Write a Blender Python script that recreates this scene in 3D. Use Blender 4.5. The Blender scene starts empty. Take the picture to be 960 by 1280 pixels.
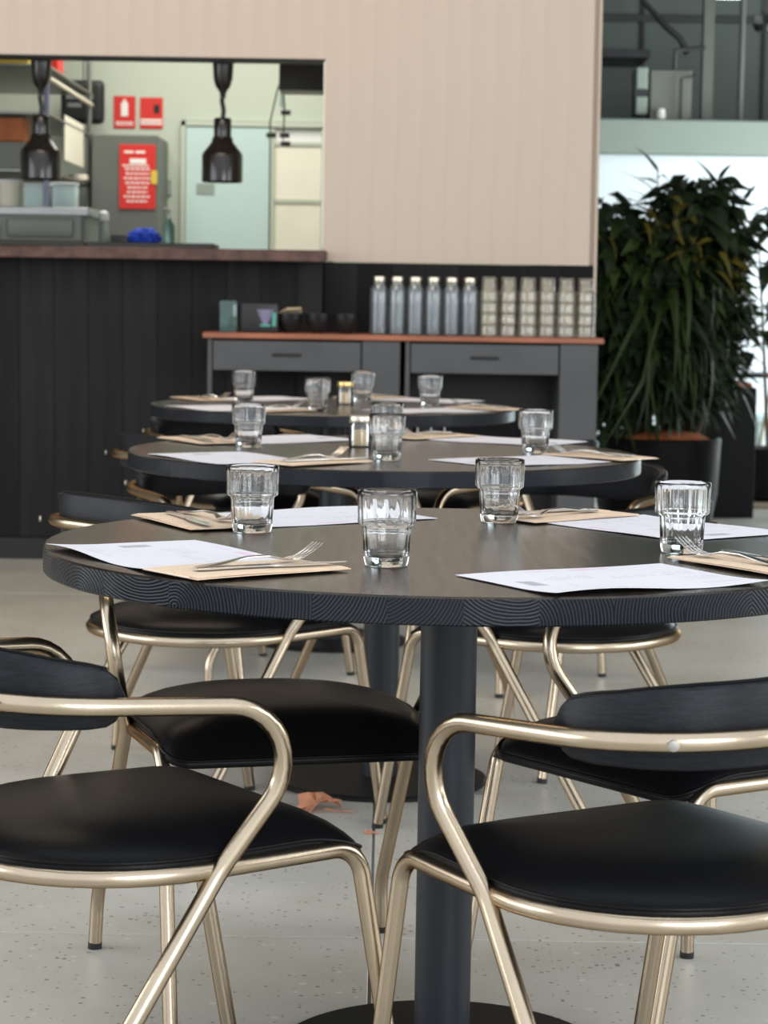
import bpy, bmesh, math, random
from mathutils import Vector, Matrix
random.seed(7)
PI = math.pi
scn = bpy.context.scene
col = scn.collection

# ------------------------------------------------------------------ camera, world, lights, exposure
FPX, PITCH, ROLL, CAMH = 2923.0, 0.0933, 0.0159, 1.1055
cp, sp, cr, sr = math.cos(PITCH), math.sin(PITCH), math.cos(ROLL), math.sin(ROLL)
Fv = Vector((0, cp, -sp)); Uv = Vector((0, sp, cp)); Rv = Vector((1, 0, 0))
R2 = Rv * cr + Uv * sr; U2 = Uv * cr - Rv * sr
cam_d = bpy.data.cameras.new('camera'); cam = bpy.data.objects.new('camera', cam_d); col.objects.link(cam)
m = Matrix((R2, U2, -Fv)).transposed().to_4x4(); m.translation = Vector((0, 0, CAMH)); cam.matrix_world = m
cam_d.sensor_fit = 'HORIZONTAL'; cam_d.sensor_width = 36.0; cam_d.lens = FPX * 36.0 / 960.0
cam_d.clip_start = 0.05; cam_d.clip_end = 100
cam_d.dof.use_dof = True; cam_d.dof.focus_distance = 3.2; cam_d.dof.aperture_fstop = cam_d.lens / 7.5
scn.camera = cam

scn.view_settings.view_transform = 'Standard'; scn.view_settings.look = 'None'
scn.view_settings.gamma = 1.0; scn.view_settings.use_curve_mapping = False
scn.view_settings.exposure = 0.65
cy = scn.cycles
cy.max_bounces = 14; cy.transmission_bounces = 14; cy.transparent_max_bounces = 12
cy.glossy_bounces = 6; cy.diffuse_bounces = 4
cy.caustics_reflective = False; cy.caustics_refractive = False
cy.sample_clamp_indirect = 8.0; cy.use_denoising = True

world = bpy.data.worlds.new('world'); scn.world = world; world.use_nodes = True
bg = world.node_tree.nodes['Background']
bg.inputs[0].default_value = (0.90, 0.95, 1.0, 1); bg.inputs[1].default_value = .9

def area(name, loc, target, sx, sy, power, color):
    d = bpy.data.lights.new(name, 'AREA'); d.shape = 'RECTANGLE'; d.size = sx; d.size_y = sy
    d.energy = power; d.color = color
    o = bpy.data.objects.new(name, d); col.objects.link(o); o.location = loc
    o.rotation_euler = (Vector(target) - Vector(loc)).to_track_quat('-Z', 'Y').to_euler()
    return o
area('daylight_door_light', (2.5, -2.5, 2.3), (0.2, 4, 0.4), 3.2, 2.6, 130, (0.9, 0.95, 1.0))
area('dining_lamp_light', (-1.0, 6.8, 3.9), (-0.8, 8.2, 0.8), 2.4, 0.8, 32, (1.0, 0.80, 0.58))
area('side_daylight_fill_left', (-6.6, 3.5, 2.2), (0, 3.5, 1.4), 6.5, 3.0, 170, (0.92, 0.96, 1.0))  # added daylight from the unseen left side, brightens the glass edges
area('side_daylight_fill_right', (6.6, 3.5, 2.2), (0, 3.5, 1.4), 6.5, 3.0, 170, (0.92, 0.96, 1.0))  # same added fill from the unseen right side
area('kitchen_ceiling_light', (-0.9, 11.6, 2.9), (-0.9, 11.9, 0), 1.6, 1.6, 36, (1.0, 0.98, 0.90))
area('shopfront_fill_light', (4.9, 13.4, 1.5), (2.0, 15.25, 1.1), 2.2, 2.0, 170, (0.88, 0.96, 1.0))  # added out-of-view light that brightens the white shop wall; no window there

# ------------------------------------------------------------------ materials
def mat(name, c=(.5, .5, .5), rough=.5, metal=0., spec=.5, var=0., vscale=8., bump=0., bscale=60., stretch=(1, 1, 1), coat=0., trans=0., ior=1.45, emit=None, estr=0., sheen=0., c2=None):
    mt = bpy.data.materials.new(name); mt.use_nodes = True
    nt = mt.node_tree; b = nt.nodes['Principled BSDF']
    b.inputs['Base Color'].default_value = (*c, 1); b.inputs['Roughness'].default_value = rough
    b.inputs['Metallic'].default_value = metal; b.inputs['Specular IOR Level'].default_value = spec
    b.inputs['Coat Weight'].default_value = coat; b.inputs['Transmission Weight'].default_value = trans
    b.inputs['IOR'].default_value = ior
    if emit: b.inputs['Emission Color'].default_value = (*emit, 1); b.inputs['Emission Strength'].default_value = estr
    if var or bump:
        tc = nt.nodes.new('ShaderNodeTexCoord'); mp = nt.nodes.new('ShaderNodeMapping')
        mp.inputs['Scale'].default_value = stretch; nt.links.new(tc.outputs['Object'], mp.inputs[0])
    if var:
        n = nt.nodes.new('ShaderNodeTexNoise'); n.inputs['Scale'].default_value = vscale; n.inputs['Detail'].default_value = 5
        nt.links.new(mp.outputs[0], n.inputs[0])
        r = nt.nodes.new('ShaderNodeValToRGB'); r.color_ramp.elements[0].position = .3; r.color_ramp.elements[1].position = .7
        d = c2 if c2 else tuple(max(0, x * (1 - var)) for x in c)
        u = c if c2 else tuple(min(1, x * (1 + var)) for x in c)
        r.color_ramp.elements[0].color = (*d, 1); r.color_ramp.elements[1].color = (*u, 1)
        nt.links.new(n.outputs[0], r.inputs[0]); nt.links.new(r.outputs[0], b.inputs['Base Color'])
    if bump:
        n2 = nt.nodes.new('ShaderNodeTexNoise'); n2.inputs['Scale'].default_value = bscale; n2.inputs['Detail'].default_value = 4
        nt.links.new(mp.outputs[0], n2.inputs[0])
        bp = nt.nodes.new('ShaderNodeBump'); bp.inputs['Strength'].default_value = bump; bp.inputs['Distance'].default_value = .002
        nt.links.new(n2.outputs[0], bp.inputs['Height']); nt.links.new(bp.outputs[0], b.inputs['Normal'])
    return mt
class NB:
    def __init__(s, mt): s.nt = mt.node_tree; s.b = s.nt.nodes['Principled BSDF']
    def n(s, t, **k):
        x = s.nt.nodes.new(t)
        for a, v in k.items(): setattr(x, a, v)
        return x
    def l(s, a, b): s.nt.links.new(a, b)
    def math(s, op, a, b=None, c=None):
        x = s.n('ShaderNodeMath', operation=op)
        for i, v in enumerate((a, b, c)):
            if v is None: continue
            if isinstance(v, (int, float)): x.inputs[i].default_value = v
            else: s.l(v, x.inputs[i])
        return x.outputs[0]
    def mix(s, f, a, b):
        x = s.n('ShaderNodeMix', data_type='RGBA')
        for i, v in ((0, f), (6, a), (7, b)):
            if isinstance(v, (int, float)): x.inputs[i].default_value = v
            elif isinstance(v, tuple): x.inputs[i].default_value = (*v, 1)
            else: s.l(v, x.inputs[i])
        return x.outputs[2]

M = {}
M['metal'] = mat('brushed_champagne_steel', (.50, .415, .31), .25, 1.0, var=.10, vscale=14, bump=.06, bscale=250, stretch=(1, 1, .3))
M['metal'].node_tree.nodes['Principled BSDF'].inputs['Specular Tint'].default_value = (.50, .34, .22, 1)  # brown grazing tint darkens tube edges in place of dark reflections
M['weld'] = mat('heat_tinted_weld', (.50, .36, .22), .35, 1.0, bump=.4, bscale=400)
M['screw'] = mat('bright_screw', (.36, .34, .31), .5, 1.0)
M['rubber'] = mat('black_rubber', (.012, .012, .012), .6)
M['leather'] = mat('black_leatherette', (.005, .005, .0055), .30, spec=.12, bump=.18, bscale=420)
M['ply'] = mat('black_stained_ply', (.007, .008, .011), .42, spec=.25, var=.5, vscale=40, bump=.25, bscale=160, stretch=(1, 1, 9))
M['post'] = mat('black_powder_coat', (.016, .019, .025), .42, spec=.4, bump=.1, bscale=500)
M['base'] = mat('black_base_plate', (.010, .010, .010), .5, spec=.25)
M['steel'] = mat('polished_cutlery_steel', (.72, .71, .70), .16, 1.0)
M['glass'] = mat('clear_glass', (.99, .998, .995), .0, trans=1.0, ior=1.45)
def thin_glass(name, tint, refl=.0, veil=(.8, .8, .75), v=.12):
    mt = bpy.data.materials.new(name); mt.use_nodes = True; nt = mt.node_tree; nt.nodes.remove(nt.nodes['Principled BSDF'])
    out = nt.nodes['Material Output']; tr = nt.nodes.new('ShaderNodeBsdfTransparent'); tr.inputs[0].default_value = (*tint, 1)
    gl_ = nt.nodes.new('ShaderNodeBsdfGlossy'); gl_.inputs['Roughness'].default_value = .04; lw = nt.nodes.new('ShaderNodeFresnel'); lw.inputs[0].default_value = 1.5
    df = nt.nodes.new('ShaderNodeBsdfDiffuse'); df.inputs[0].default_value = (*veil, 1)  # diffuse veil puts the brightness of lit glass into its colour
    m0 = nt.nodes.new('ShaderNodeMixShader'); m0.inputs[0].default_value = v; nt.links.new(tr.outputs[0], m0.inputs[1]); nt.links.new(df.outputs[0], m0.inputs[2])
    m1 = nt.nodes.new('ShaderNodeMixShader'); nt.links.new(lw.outputs[0], m1.inputs[0]); nt.links.new(m0.outputs[0], m1.inputs[1]); nt.links.new(gl_.outputs[0], m1.inputs[2])
    nt.links.new(m1.outputs[0], out.inputs[0]); return mt
M['tumbler'] = M['glass']
M['jarglass'] = thin_glass('thin_jar_glass', (.97, .98, .96), v=.03)
M['stackglass'] = thin_glass('veiled_stacked_glass', (.95, .94, .90), veil=(.95, .88, .72), v=.15)  # cream veil painted in for light caught in the stacks
M['bottle_glass'] = thin_glass('pale_blue_bottle_glass', (.95, .975, .985), veil=(.72, .80, .84), v=.12)  # pale veil lightens the clear bottles as if lit through
M['kraft'] = mat('kraft_paper', (.76, .58, .42), .8, var=.06, vscale=60, bump=.2, bscale=300)
M['tissue'] = mat('white_tissue', (.80, .74, .66), .9)
M['sugar'] = mat('raw_sugar', (.78, .53, .25), .9, var=.15, vscale=300)
M['lid'] = mat('jar_lid', (.62, .56, .46), .3, 1.0)
M['lidgold'] = mat('jar_lid_gold', (.75, .52, .22), .3, 1.0)
M['board'] = mat('charcoal_board', (.0085, .0083, .0085), .7, spec=.22, var=.25, vscale=5, bump=.15, bscale=30, stretch=(4, 4, .4))
M['boardgap'] = mat('board_backing', (.012, .012, .012), .8)
M['pink'] = mat('pale_blush_board', (.50, .415, .345), .6, var=.04, vscale=3, bump=.06, bscale=30, stretch=(3, 3, .3))
M['pinkgap'] = mat('blush_backing', (.48, .40, .33), .8)
M['copper'] = mat('aged_copper_strip', (.085, .042, .032), .42, .2, var=.5, vscale=18, bump=.5, bscale=40)
M['redwood'] = mat('red_wood_edge', (.30, .105, .055), .45, var=.2, vscale=20, stretch=(.2, 1, 1))
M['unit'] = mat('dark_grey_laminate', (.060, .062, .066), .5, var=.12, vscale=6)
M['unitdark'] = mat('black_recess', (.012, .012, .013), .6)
M['sage'] = mat('sage_kitchen_wall', (.50, .54, .45), .6, var=.03, vscale=2)
M['kdoor'] = mat('pale_blue_door', (.52, .66, .63), .45, var=.03, vscale=1.5)
M['white'] = mat('white_paint', (.78, .78, .76), .5)
M['cream'] = mat('cream_panel', (.82, .78, .66), .6, var=.05, vscale=3)
M['stainless'] = mat('stainless_dull', (.34, .34, .33), .35, 1.0, var=.1, vscale=5)
M['panelgrey'] = mat('grey_fridge_panel', (.15, .155, .135), .45, .3)
M['lampblack'] = mat('gloss_black_lamp', (.012, .009, .008), .18, spec=.6)
M['blackplastic'] = mat('black_plastic', (.012, .012, .013), .4)
M['red'] = mat('sign_red', (.62, .025, .02), .5)
M['signwhite'] = mat('sign_white', (.82, .80, .76), .5)
M['bluecloth'] = mat('blue_cloth', (.01, .05, .42), .8, bump=.5, bscale=20)
M['orange'] = mat('orange_box', (.42, .12, .03), .6, var=.3, vscale=8)
M['yellow'] = mat('yellow_box', (.65, .48, .07), .6)
M['creamplate'] = mat('cream_crockery', (.80, .74, .60), .35)
M['fascia'] = mat('pale_green_fascia', (.28, .325, .285), .6, var=.04, vscale=1)
M['shopwhite'] = mat('white_shop_wall', (.80, .86, .89), .5)
M['wallgreen'] = mat('dark_green_cladding', (.095, .115, .10), .6, var=.1, vscale=2)
M['pipe'] = mat('grey_pipe', (.11, .12, .10), .5)
M['pipedark'] = mat('dark_pipe', (.03, .033, .03), .5)
M['pot'] = mat('gloss_black_pot', (.006, .006, .006), .35, spec=.1)
M['potmatt'] = mat('satin_black_planter', (.007, .007, .007), .6, spec=.2)
M['mulch'] = mat('orange_bark_mulch', (.40, .11, .03), .9, var=.5, vscale=40, bump=1., bscale=60)
M['leafd'] = mat('dark_green_leaf', (.016, .028, .010), .5, spec=.3, var=.4, vscale=6)
M['leafm'] = mat('mid_green_leaf', (.030, .050, .011), .5, spec=.3, var=.4, vscale=6)
M['leafy'] = mat('yellow_green_leaf', (.12, .10, .012), .5, var=.4, vscale=10)
M['leafb'] = mat('brown_leaf_tip', (.17, .07, .02), .6)
M['stem'] = mat('plant_stem', (.10, .07, .04), .7)
M['autumn'] = mat('dry_orange_leaf', (.58, .25, .14), .7, var=.3, vscale=30, bump=.4, bscale=90)
M['bowl'] = mat('dark_glass_bowl', (.015, .015, .016), .15)
M['tealglass'] = mat('teal_glass', (.25, .45, .42), .05, trans=.8)
M['teal'] = mat('teal_plastic', (.08, .30, .26), .3)
M['lilac'] = mat('pale_lilac_plastic', (.22, .22, .33), .4)
M['brownfloor'] = mat('brown_mat', (.20, .15, .10), .8, var=.1, vscale=10)
M['wood'] = mat('pale_stick', (.45, .36, .22), .6)
M['roof'] = mat('dark_roof_sheet', (.10, .11, .10), .7)
M['sidewall'] = mat('side_wall_paint', (.5, .47, .43), .7)
M['tray'] = mat('black_tray', (.02, .018, .016), .5)

q = NB(M['board']); oi = q.n('ShaderNodeObjectInfo'); nz = q.b.inputs['Base Color'].links[0].from_socket
mx = q.n('ShaderNodeMix', data_type='RGBA', blend_type='MULTIPLY'); mx.inputs[0].default_value = 1
cr_ = q.n('ShaderNodeValToRGB'); cr_.color_ramp.elements[0].color = (.55, .55, .55, 1); cr_.color_ramp.elements[1].color = (1.7, 1.7, 1.75, 1)
q.l(oi.outputs['Random'], cr_.inputs[0]); q.l(nz, mx.inputs[6]); q.l(cr_.outputs[0], mx.inputs[7]); q.l(mx.outputs[2], q.b.inputs['Base Color'])
# tabletop wood: stained grain on top, end-grain rings per laminated stave on the rim
M['joint'] = mat('floor_joint_filler', (.30, .29, .27), .8)
def tabletop_mat():
    mt = mat('dark_stained_oak_top', (.03, .024, .018), .24); q = NB(mt); nt = q.nt
    tc = q.n('ShaderNodeTexCoord'); sx = q.n('ShaderNodeSeparateXYZ'); q.l(tc.outputs['Object'], sx.inputs[0])
    X, Y, Z = sx.outputs
    idx = q.math('FLOOR', q.math('DIVIDE', X, .090))
    wn = q.n('ShaderNodeTexWhiteNoise', noise_dimensions='1D'); q.l(idx, wn.inputs['W'])
    sc = q.n('ShaderNodeSeparateColor'); q.l(wn.outputs['Color'], sc.inputs[0])
    lx = q.math('SUBTRACT', q.math('SUBTRACT', X, q.math('MULTIPLY', idx, .090)), q.math('MULTIPLY', q.math('SUBTRACT', sc.outputs[0], .25), .18))
    lz = q.math('ADD', Z, q.math('SUBTRACT', q.math('MULTIPLY', sc.outputs[1], .20), .84))
    dist = q.math('SQRT', q.math('ADD', q.math('MULTIPLY', lx, lx), q.math('MULTIPLY', lz, lz)))
    ns = q.n('ShaderNodeTexNoise'); ns.inputs['Scale'].default_value = 25; q.l(tc.outputs['Object'], ns.inputs[0])
    ph = q.math('ADD', q.math('MULTIPLY', dist, 1500.), q.math('MULTIPLY', ns.outputs[0], 9.))
    ring = q.math('POWER', q.math('ADD', q.math('MULTIPLY', q.math('SINE', ph), .5), .5), 3.0)
    sidec = q.mix(q.math('MULTIPLY', ring, .8), (.008, .009, .012), (.046, .050, .058))
    stave = q.math('MULTIPLY', sc.outputs[2], .35)
    sidec = q.mix(stave, sidec, (.012, .013, .017))
    # top: long grain along Y
    mp = q.n('ShaderNodeMapping'); mp.inputs['Scale'].default_value = (70, 5, 5); mp.inputs['Rotation'].default_value = (0, 0, .5); q.l(tc.outputs['Object'], mp.inputs[0])
    g = q.n('ShaderNodeTexNoise'); g.inputs['Scale'].default_value = 1.; g.inputs['Detail'].default_value = 6; q.l(mp.outputs[0], g.inputs[0])
    gr = q.n('ShaderNodeValToRGB'); gr.color_ramp.elements[0].position = .35; gr.color_ramp.elements[1].position = .75
    gr.color_ramp.elements[0].color = (.012, .0095, .007, 1); gr.color_ramp.elements[1].color = (.032, .025, .018, 1); q.l(g.outputs[0], gr.inputs[0])
    geo = q.n('ShaderNodeNewGeometry'); gs = q.n('ShaderNodeSeparateXYZ'); q.l(geo.outputs['Normal'], gs.inputs[0])
    top = q.math('GREATER_THAN', gs.outputs[2], .6)
    q.l(q.mix(top, sidec, gr.outputs[0]), q.b.inputs['Base Color'])
    q.l(q.math('ADD', .16, q.math('MULTIPLY', top, .34)), q.b.inputs['Specular IOR Level'])
    h = q.math('ADD', q.math('MULTIPLY', g.outputs[0], q.math('MULTIPLY', top, 1.)), q.math('MULTIPLY', ring, q.math('SUBTRACT', 1., top)))
    bp = q.n('ShaderNodeBump'); bp.inputs['Strength'].default_value = .22; bp.inputs['Distance'].default_value = .0012
    q.l(h, bp.inputs['Height']); q.l(bp.outputs[0], q.b.inputs['Normal'])
    q.l(q.math('ADD', .17, q.math('MULTIPLY', g.outputs[0], .12)), q.b.inputs['Roughness'])
    return mt
M['top'] = tabletop_mat()

def concrete_mat():
    mt = mat('polished_concrete', (.5, .5, .47), .34); q = NB(mt)
    tc = q.n('ShaderNodeTexCoord')
    n1 = q.n('ShaderNodeTexNoise'); n1.inputs['Scale'].default_value = 1.6; n1.inputs['Detail'].default_value = 8; n1.inputs['Roughness'].default_value = .65; q.l(tc.outputs['Object'], n1.inputs[0])
    r1 = q.n('ShaderNodeValToRGB'); r1.color_ramp.elements[0].position = .32; r1.color_ramp.elements[1].position = .72
    r1.color_ramp.elements[0].color = (.43, .405, .345, 1); r1.color_ramp.elements[1].color = (.58, .565, .515, 1); q.l(n1.outputs[0], r1.inputs[0])
    # dark aggregate specks
    v = q.n('ShaderNodeTexVoronoi'); v.inputs['Scale'].default_value = 85; v.inputs['Randomness'].default_value = 1; q.l(tc.outputs['Object'], v.inputs[0])
    sc = q.n('ShaderNodeSeparateColor'); q.l(v.outputs['Color'], sc.inputs[0])
    n3 = q.n('ShaderNodeTexNoise'); n3.inputs['Scale'].default_value = 3.0; q.l(tc.outputs['Object'], n3.inputs[0])
    rad = q.math('MULTIPLY', q.math('MULTIPLY', q.math('POWER', sc.outputs[0], 3.5), .42), q.math('ADD', n3.outputs[0], .35))
    speck = q.math('LESS_THAN', v.outputs['Distance'], rad)
    c = q.mix(q.math('MULTIPLY', speck, .75), r1.outputs[0], (.12, .11, .09))
    v2 = q.n('ShaderNodeTexVoronoi'); v2.inputs['Scale'].default_value = 45; q.l(tc.outputs['Object'], v2.inputs[0])
    s2 = q.n('ShaderNodeSeparateColor'); q.l(v2.outputs['Color'], s2.inputs[0])
    sp2 = q.math('LESS_THAN', v2.outputs['Distance'], q.math('MULTIPLY', q.math('POWER', s2.outputs[1], 8.), .3))
    c = q.mix(q.math('MULTIPLY', sp2, .6), c, (.66, .66, .62))
    q.l(c, q.b.inputs['Base Color'])
    q.l(q.math('ADD', .25, q.math('MULTIPLY', n1.outputs[0], .25)), q.b.inputs['Roughness'])
    bp = q.n('ShaderNodeBump'); bp.inputs['Strength'].default_value = .15; bp.inputs['Distance'].default_value = .002
    q.l(n1.outputs[0], bp.inputs['Height']); q.l(bp.outputs[0], q.b.inputs['Normal'])
    return mt
M['floor'] = concrete_mat()

def menu_mat():
    mt = mat('printed_menu_paper', (.76, .75, .80), .65); q = NB(mt)
    tc = q.n('ShaderNodeTexCoord'); s = q.n('ShaderNodeSeparateXYZ'); q.l(tc.outputs['Object'], s.inputs[0]); X, Y, Z = s.outputs
    def box(x0, x1, y0, y1):
        a = q.math('MULTIPLY', q.math('GREATER_THAN', X, x0), q.math('LESS_THAN', X, x1))
        b = q.math('MULTIPLY', q.math('GREATER_THAN', Y, y0), q.math('LESS_THAN', Y, y1))
        return q.math('MULTIPLY', a, b)
    row = q.math('GREATER_THAN', q.math('SINE', q.math('MULTIPLY', Y, 2 * PI / .0075)), .1)
    mp = q.n('ShaderNodeMapping'); mp.inputs['Scale'].default_value = (260, 133, 1); q.l(tc.outputs['Object'], mp.inputs[0])
    sn = q.n('ShaderNodeVectorMath', operation='FLOOR'); q.l(mp.outputs[0], sn.inputs[0])
    w = q.n('ShaderNodeTexWhiteNoise', noise_dimensions='3D'); q.l(sn.outputs[0], w.inputs[0])
    mp2 = q.n('ShaderNodeMapping'); mp2.inputs['Scale'].default_value = (14, 60, 1); q.l(tc.outputs['Object'], mp2.inputs[0])
    sn2 = q.n('ShaderNodeVectorMath', operation='FLOOR'); q.l(mp2.outputs[0], sn2.inputs[0])
    w2 = q.n('ShaderNodeTexWhiteNoise', noise_dimensions='3D'); q.l(sn2.outputs[0], w2.inputs[0])
    txt = q.math('MULTIPLY', row, q.math('GREATER_THAN', w.outputs[0], .35))
    txt = q.math('MULTIPLY', txt, q.math('GREATER_THAN', w2.outputs[0], .45))
    body = q.math('ADD', q.math('ADD', box(-.085, -.01, -.09, .075), box(.005, .07, -.09, .075)), box(.085, .145, -.09, .06))
    c = q.mix(q.math('MULTIPLY', q.math('MULTIPLY', txt, body), .30), (.76, .75, .80), (.25, .25, .33))
    c = q.mix(q.math('MULTIPLY', box(-.132, -.108, -.022, .022), .62), c, (.25, .25, .27))
    c = q.mix(q.math('MULTIPLY', box(.0, .06, .088, .104), .30), c, (.80, .25, .62))
    c = q.mix(q.math('MULTIPLY', box(-.07, -.02, .092, .101), .22), c, (.80, .25, .62))
    q.l(c, q.b.inputs['Base Color'])
    return mt
M['menu'] = menu_mat()

# ------------------------------------------------------------------ mesh helpers
class MB:
    def __init__(s): s.v = []; s.f = []
    def add(s, vs, fs):
        k = len(s.v); s.v += [tuple(v) for v in vs]; s.f += [tuple(i + k for i in f) for f in fs]; return s
    def box(s, x0, x1, y0, y1, z0, z1, mtx=None):
        vs = [Vector((x, y, z)) for z in (z0, z1) for y in (y0, y1) for x in (x0, x1)]
        if mtx: vs = [mtx @ v for v in vs]
        return s.add(vs, [(0, 2, 3, 1), (4, 5, 7, 6), (0, 1, 5, 4), (1, 3, 7, 5), (3, 2, 6, 7), (2, 0, 4, 6)])
    def bbox(s, x0, x1, y0, y1, z0, z1, b=.003, seg=2):
        bm = bmesh.new(); bmesh.ops.create_cube(bm, size=1)
        for v in bm.verts: v.co = Vector(((x0 + x1) / 2 + v.co.x * (x1 - x0), (y0 + y1) / 2 + v.co.y * (y1 - y0), (z0 + z1) / 2 + v.co.z * (z1 - z0)))
        bmesh.ops.bevel(bm, geom=bm.edges[:], offset=b, segments=seg, profile=.6, affect='EDGES')
        bm.verts.index_update(); s.add([v.co for v in bm.verts], [tuple(v.index for v in f.verts) for f in bm.faces]); bm.free(); return s
    def tube(s, pts, r, n=14, cap=True, closed=False):
        pts = [Vector(p) for p in pts]
        q = [pts[0]]
        for p in pts[1:]:
            if (p - q[-1]).length > 1e-5: q.append(p)
        pts = q; N = len(pts); rr = r if isinstance(r, (list, tuple)) else [r] * N
        T = []
        for i in range(N):
            a = pts[(i - 1) % N] if (closed or i > 0) else pts[i]; b = pts[(i + 1) % N] if (closed or i < N - 1) else pts[i]
            T.append((b - a).normalized())
        up = Vector((0, 0, 1)) if abs(T[0].z) < .9 else Vector((1, 0, 0))
        nrm = (up - T[0] * up.dot(T[0])).normalized(); vs = []
        for i in range(N):
            if i: nrm = (nrm - T[i] * nrm.dot(T[i])).normalized()
            bn = T[i].cross(nrm)
            for k in range(n):
                a = 2 * PI * k / n; vs.append(pts[i] + (nrm * math.cos(a) + bn * math.sin(a)) * rr[min(i, len(rr) - 1)])
        fs = []
        for i in range(N if closed else N - 1):
            j = (i + 1) % N
            for k in range(n): fs.append((i * n + k, i * n + (k + 1) % n, j * n + (k + 1) % n, j * n + k))
        if cap and not closed: fs += [tuple(reversed(range(n))), tuple((N - 1) * n + k for k in range(n))]
        return s.add(vs, fs)
    def lathe(s, prof, n=32, c=(0, 0, 0), mod=None, close=False):
        vs = []; fs = []
        for i, (r, z) in enumerate(prof):
            for k in range(n):
                a = 2 * PI * k / n; q = r * (mod(i, a) if mod else 1)
                vs.append((c[0] + q * math.cos(a), c[1] + q * math.sin(a), c[2] + z))
        L = len(prof)
        for i in range(L - 1 + (1 if close else 0)):
            j = (i + 1) % L
            for k in range(n): fs.append((i * n + k, i * n + (k + 1) % n, j * n + (k + 1) % n, j * n + k))
        if not close:
            if prof[0][0] > 1e-6: fs.append(tuple(reversed(range(n))))
            if prof[-1][0] > 1e-6: fs.append(tuple((L - 1) * n + k for k in range(n)))
        return s.add(vs, fs)
    def mesh(s, name, mt, smooth=35):
        me = bpy.data.meshes.new(name); me.from_pydata(s.v, [], s.f)
        bm = bmesh.new(); bm.from_mesh(me); bmesh.ops.remove_doubles(bm, verts=bm.verts, dist=1e-6)
        bmesh.ops.recalc_face_normals(bm, faces=bm.faces); bm.to_mesh(me); bm.free()
        if smooth:
            me.polygons.foreach_set('use_smooth', [True] * len(me.polygons)); me.set_sharp_from_angle(angle=math.radians(smooth))
        me.materials.append(mt); return me
def link(name, me, parent=None, loc=None, rot=None):
    o = bpy.data.objects.new(name, me); col.objects.link(o)
    if parent is not None: o.parent = parent
    if loc is not None: o.location = loc
    if rot is not None: o.rotation_euler = rot
    return o
def part(name, mb, mt, parent=None, smooth=35, **k): return link(name, mb.mesh(name, M[mt], smooth), parent, **k)
def tag(o, label, cat, group=None):
    o['label'] = label; o['category'] = cat
    if group: o['group'] = group
    return o
def thing(name, label, cat, loc=(0, 0, 0), rz=0, group=None):
    o = bpy.data.objects.new(name, None); o.empty_display_size = .05; col.objects.link(o); o.location = loc; o.rotation_euler = (0, 0, rz)
    return tag(o, label, cat, group)
def single(name, mb, mt, label, cat, loc=(0, 0, 0), rz=0, group=None, smooth=35):
    o = part(name, mb, mt, None, smooth); o.location = loc; o.rotation_euler = (0, 0, rz); return tag(o, label, cat, group)
def struct(name, mb, mt, smooth=35):
    o = part(name, mb, mt, None, smooth); o['kind'] = 'structure'; return o
def copy_tree(o, parent=None):
    c = o.copy(); col.objects.link(c)
    if parent is not None: c.parent = parent
    for ch in list(o.children): copy_tree(ch, c)
    return c
def fillet(pts, rad, n=8):
    pts = [Vector(p) for p in pts]; out = [pts[0]]
    for i in range(1, len(pts) - 1):
        a, b, c = pts[i - 1:i + 2]; u = a - b; v = c - b; lu, lv = u.length, v.length; u.normalize(); v.normalize()
        ang = math.acos(max(-1, min(1, u.dot(v)))); t = rad[i] / math.tan(ang / 2) if ang < 3.1 else 0
        t = min(t, (.98 if i == 1 else .49) * lu, (.6 if i == 1 else (.85 if i < len(pts) - 2 else .9)) * lv)
        p0 = b + u * t; p1 = b + v * t; w = math.sin(ang / 2)
        for k in range(n + 1):
            s = k / n; d = (1 - s) ** 2 + 2 * w * s * (1 - s) + s * s
            out.append(((1 - s) ** 2 * p0 + 2 * w * s * (1 - s) * b + s * s * p1) / d)
    out.append(pts[-1]); return out

# ------------------------------------------------------------------ setting: floor slabs
fl = struct('floor', MB().box(-7, 7, -3, 17.4, -.08, -.006), 'joint')
xs = [(-7, -4.515), (-4.505, -.014), (-.008, 4.495), (4.505, 7)]
ys = [(-3, -.545), (-.535, 3.936), (3.942, 8.427), (8.433, 12.92), (12.93, 17.4)]
for x0, x1 in xs:
    for y0, y1 in ys:
        part('slab', MB().bbox(x0, x1, y0, y1, -.006, 0, .0012, 1), 'floor', fl, 0)

# ------------------------------------------------------------------ bar front and blush wall
BX0, BX1, SPLIT, WX1 = -2.75, -.265, -.265, .848
wb = struct('wall_bar', MB().box(BX0 - 1.5, SPLIT, 9.53, 9.72, 0, 1.232), 'boardgap')
x = BX0 - 1.4
board_l = MB().bbox(0, .1392, 9.512, 9.53, .09, 1.232, .0015, 1).mesh('board', M['board'], 0)
while x < SPLIT - .1:
    w = min(.137, SPLIT - x)
    if w > .13: link('board', board_l, wb, (x, 0, 0))
    x += .14
part('kickboard', MB().bbox(BX0 - 1.5, SPLIT - .02, 9.50, 9.53, 0, .088, .003, 1), 'unitdark', wb, 0)
wl = struct('wall_back', MB().box(SPLIT + .0015, WX1 - .01, 9.632, 9.74, 0, 1.228), 'boardgap')
x = SPLIT + .004
board_r = MB().bbox(0, .1378, 9.60, 9.632, .0, 1.226, .0015, 1).mesh('board', M['board'], 0)
while x < WX1 - .13: link('board', board_r, wl, (x, 0, 0)); x += .1385
wp = struct('wall_front', MB().box(-.262, WX1 - .008, 9.615, 9.74, 1.232, 3.6).box(BX0 - 1.5, -.262, 9.615, 9.74, 2.047, 3.6), 'pinkgap')
bp_hi = MB().bbox(0, .0987, 9.597, 9.616, 2.045, 3.6, .0003, 1).mesh('board', M['pink'], 0)
bp_lo = MB().bbox(0, .0987, 9.597, 9.616, 1.230, 3.6, .0003, 1).mesh('board', M['pink'], 0)
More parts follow.
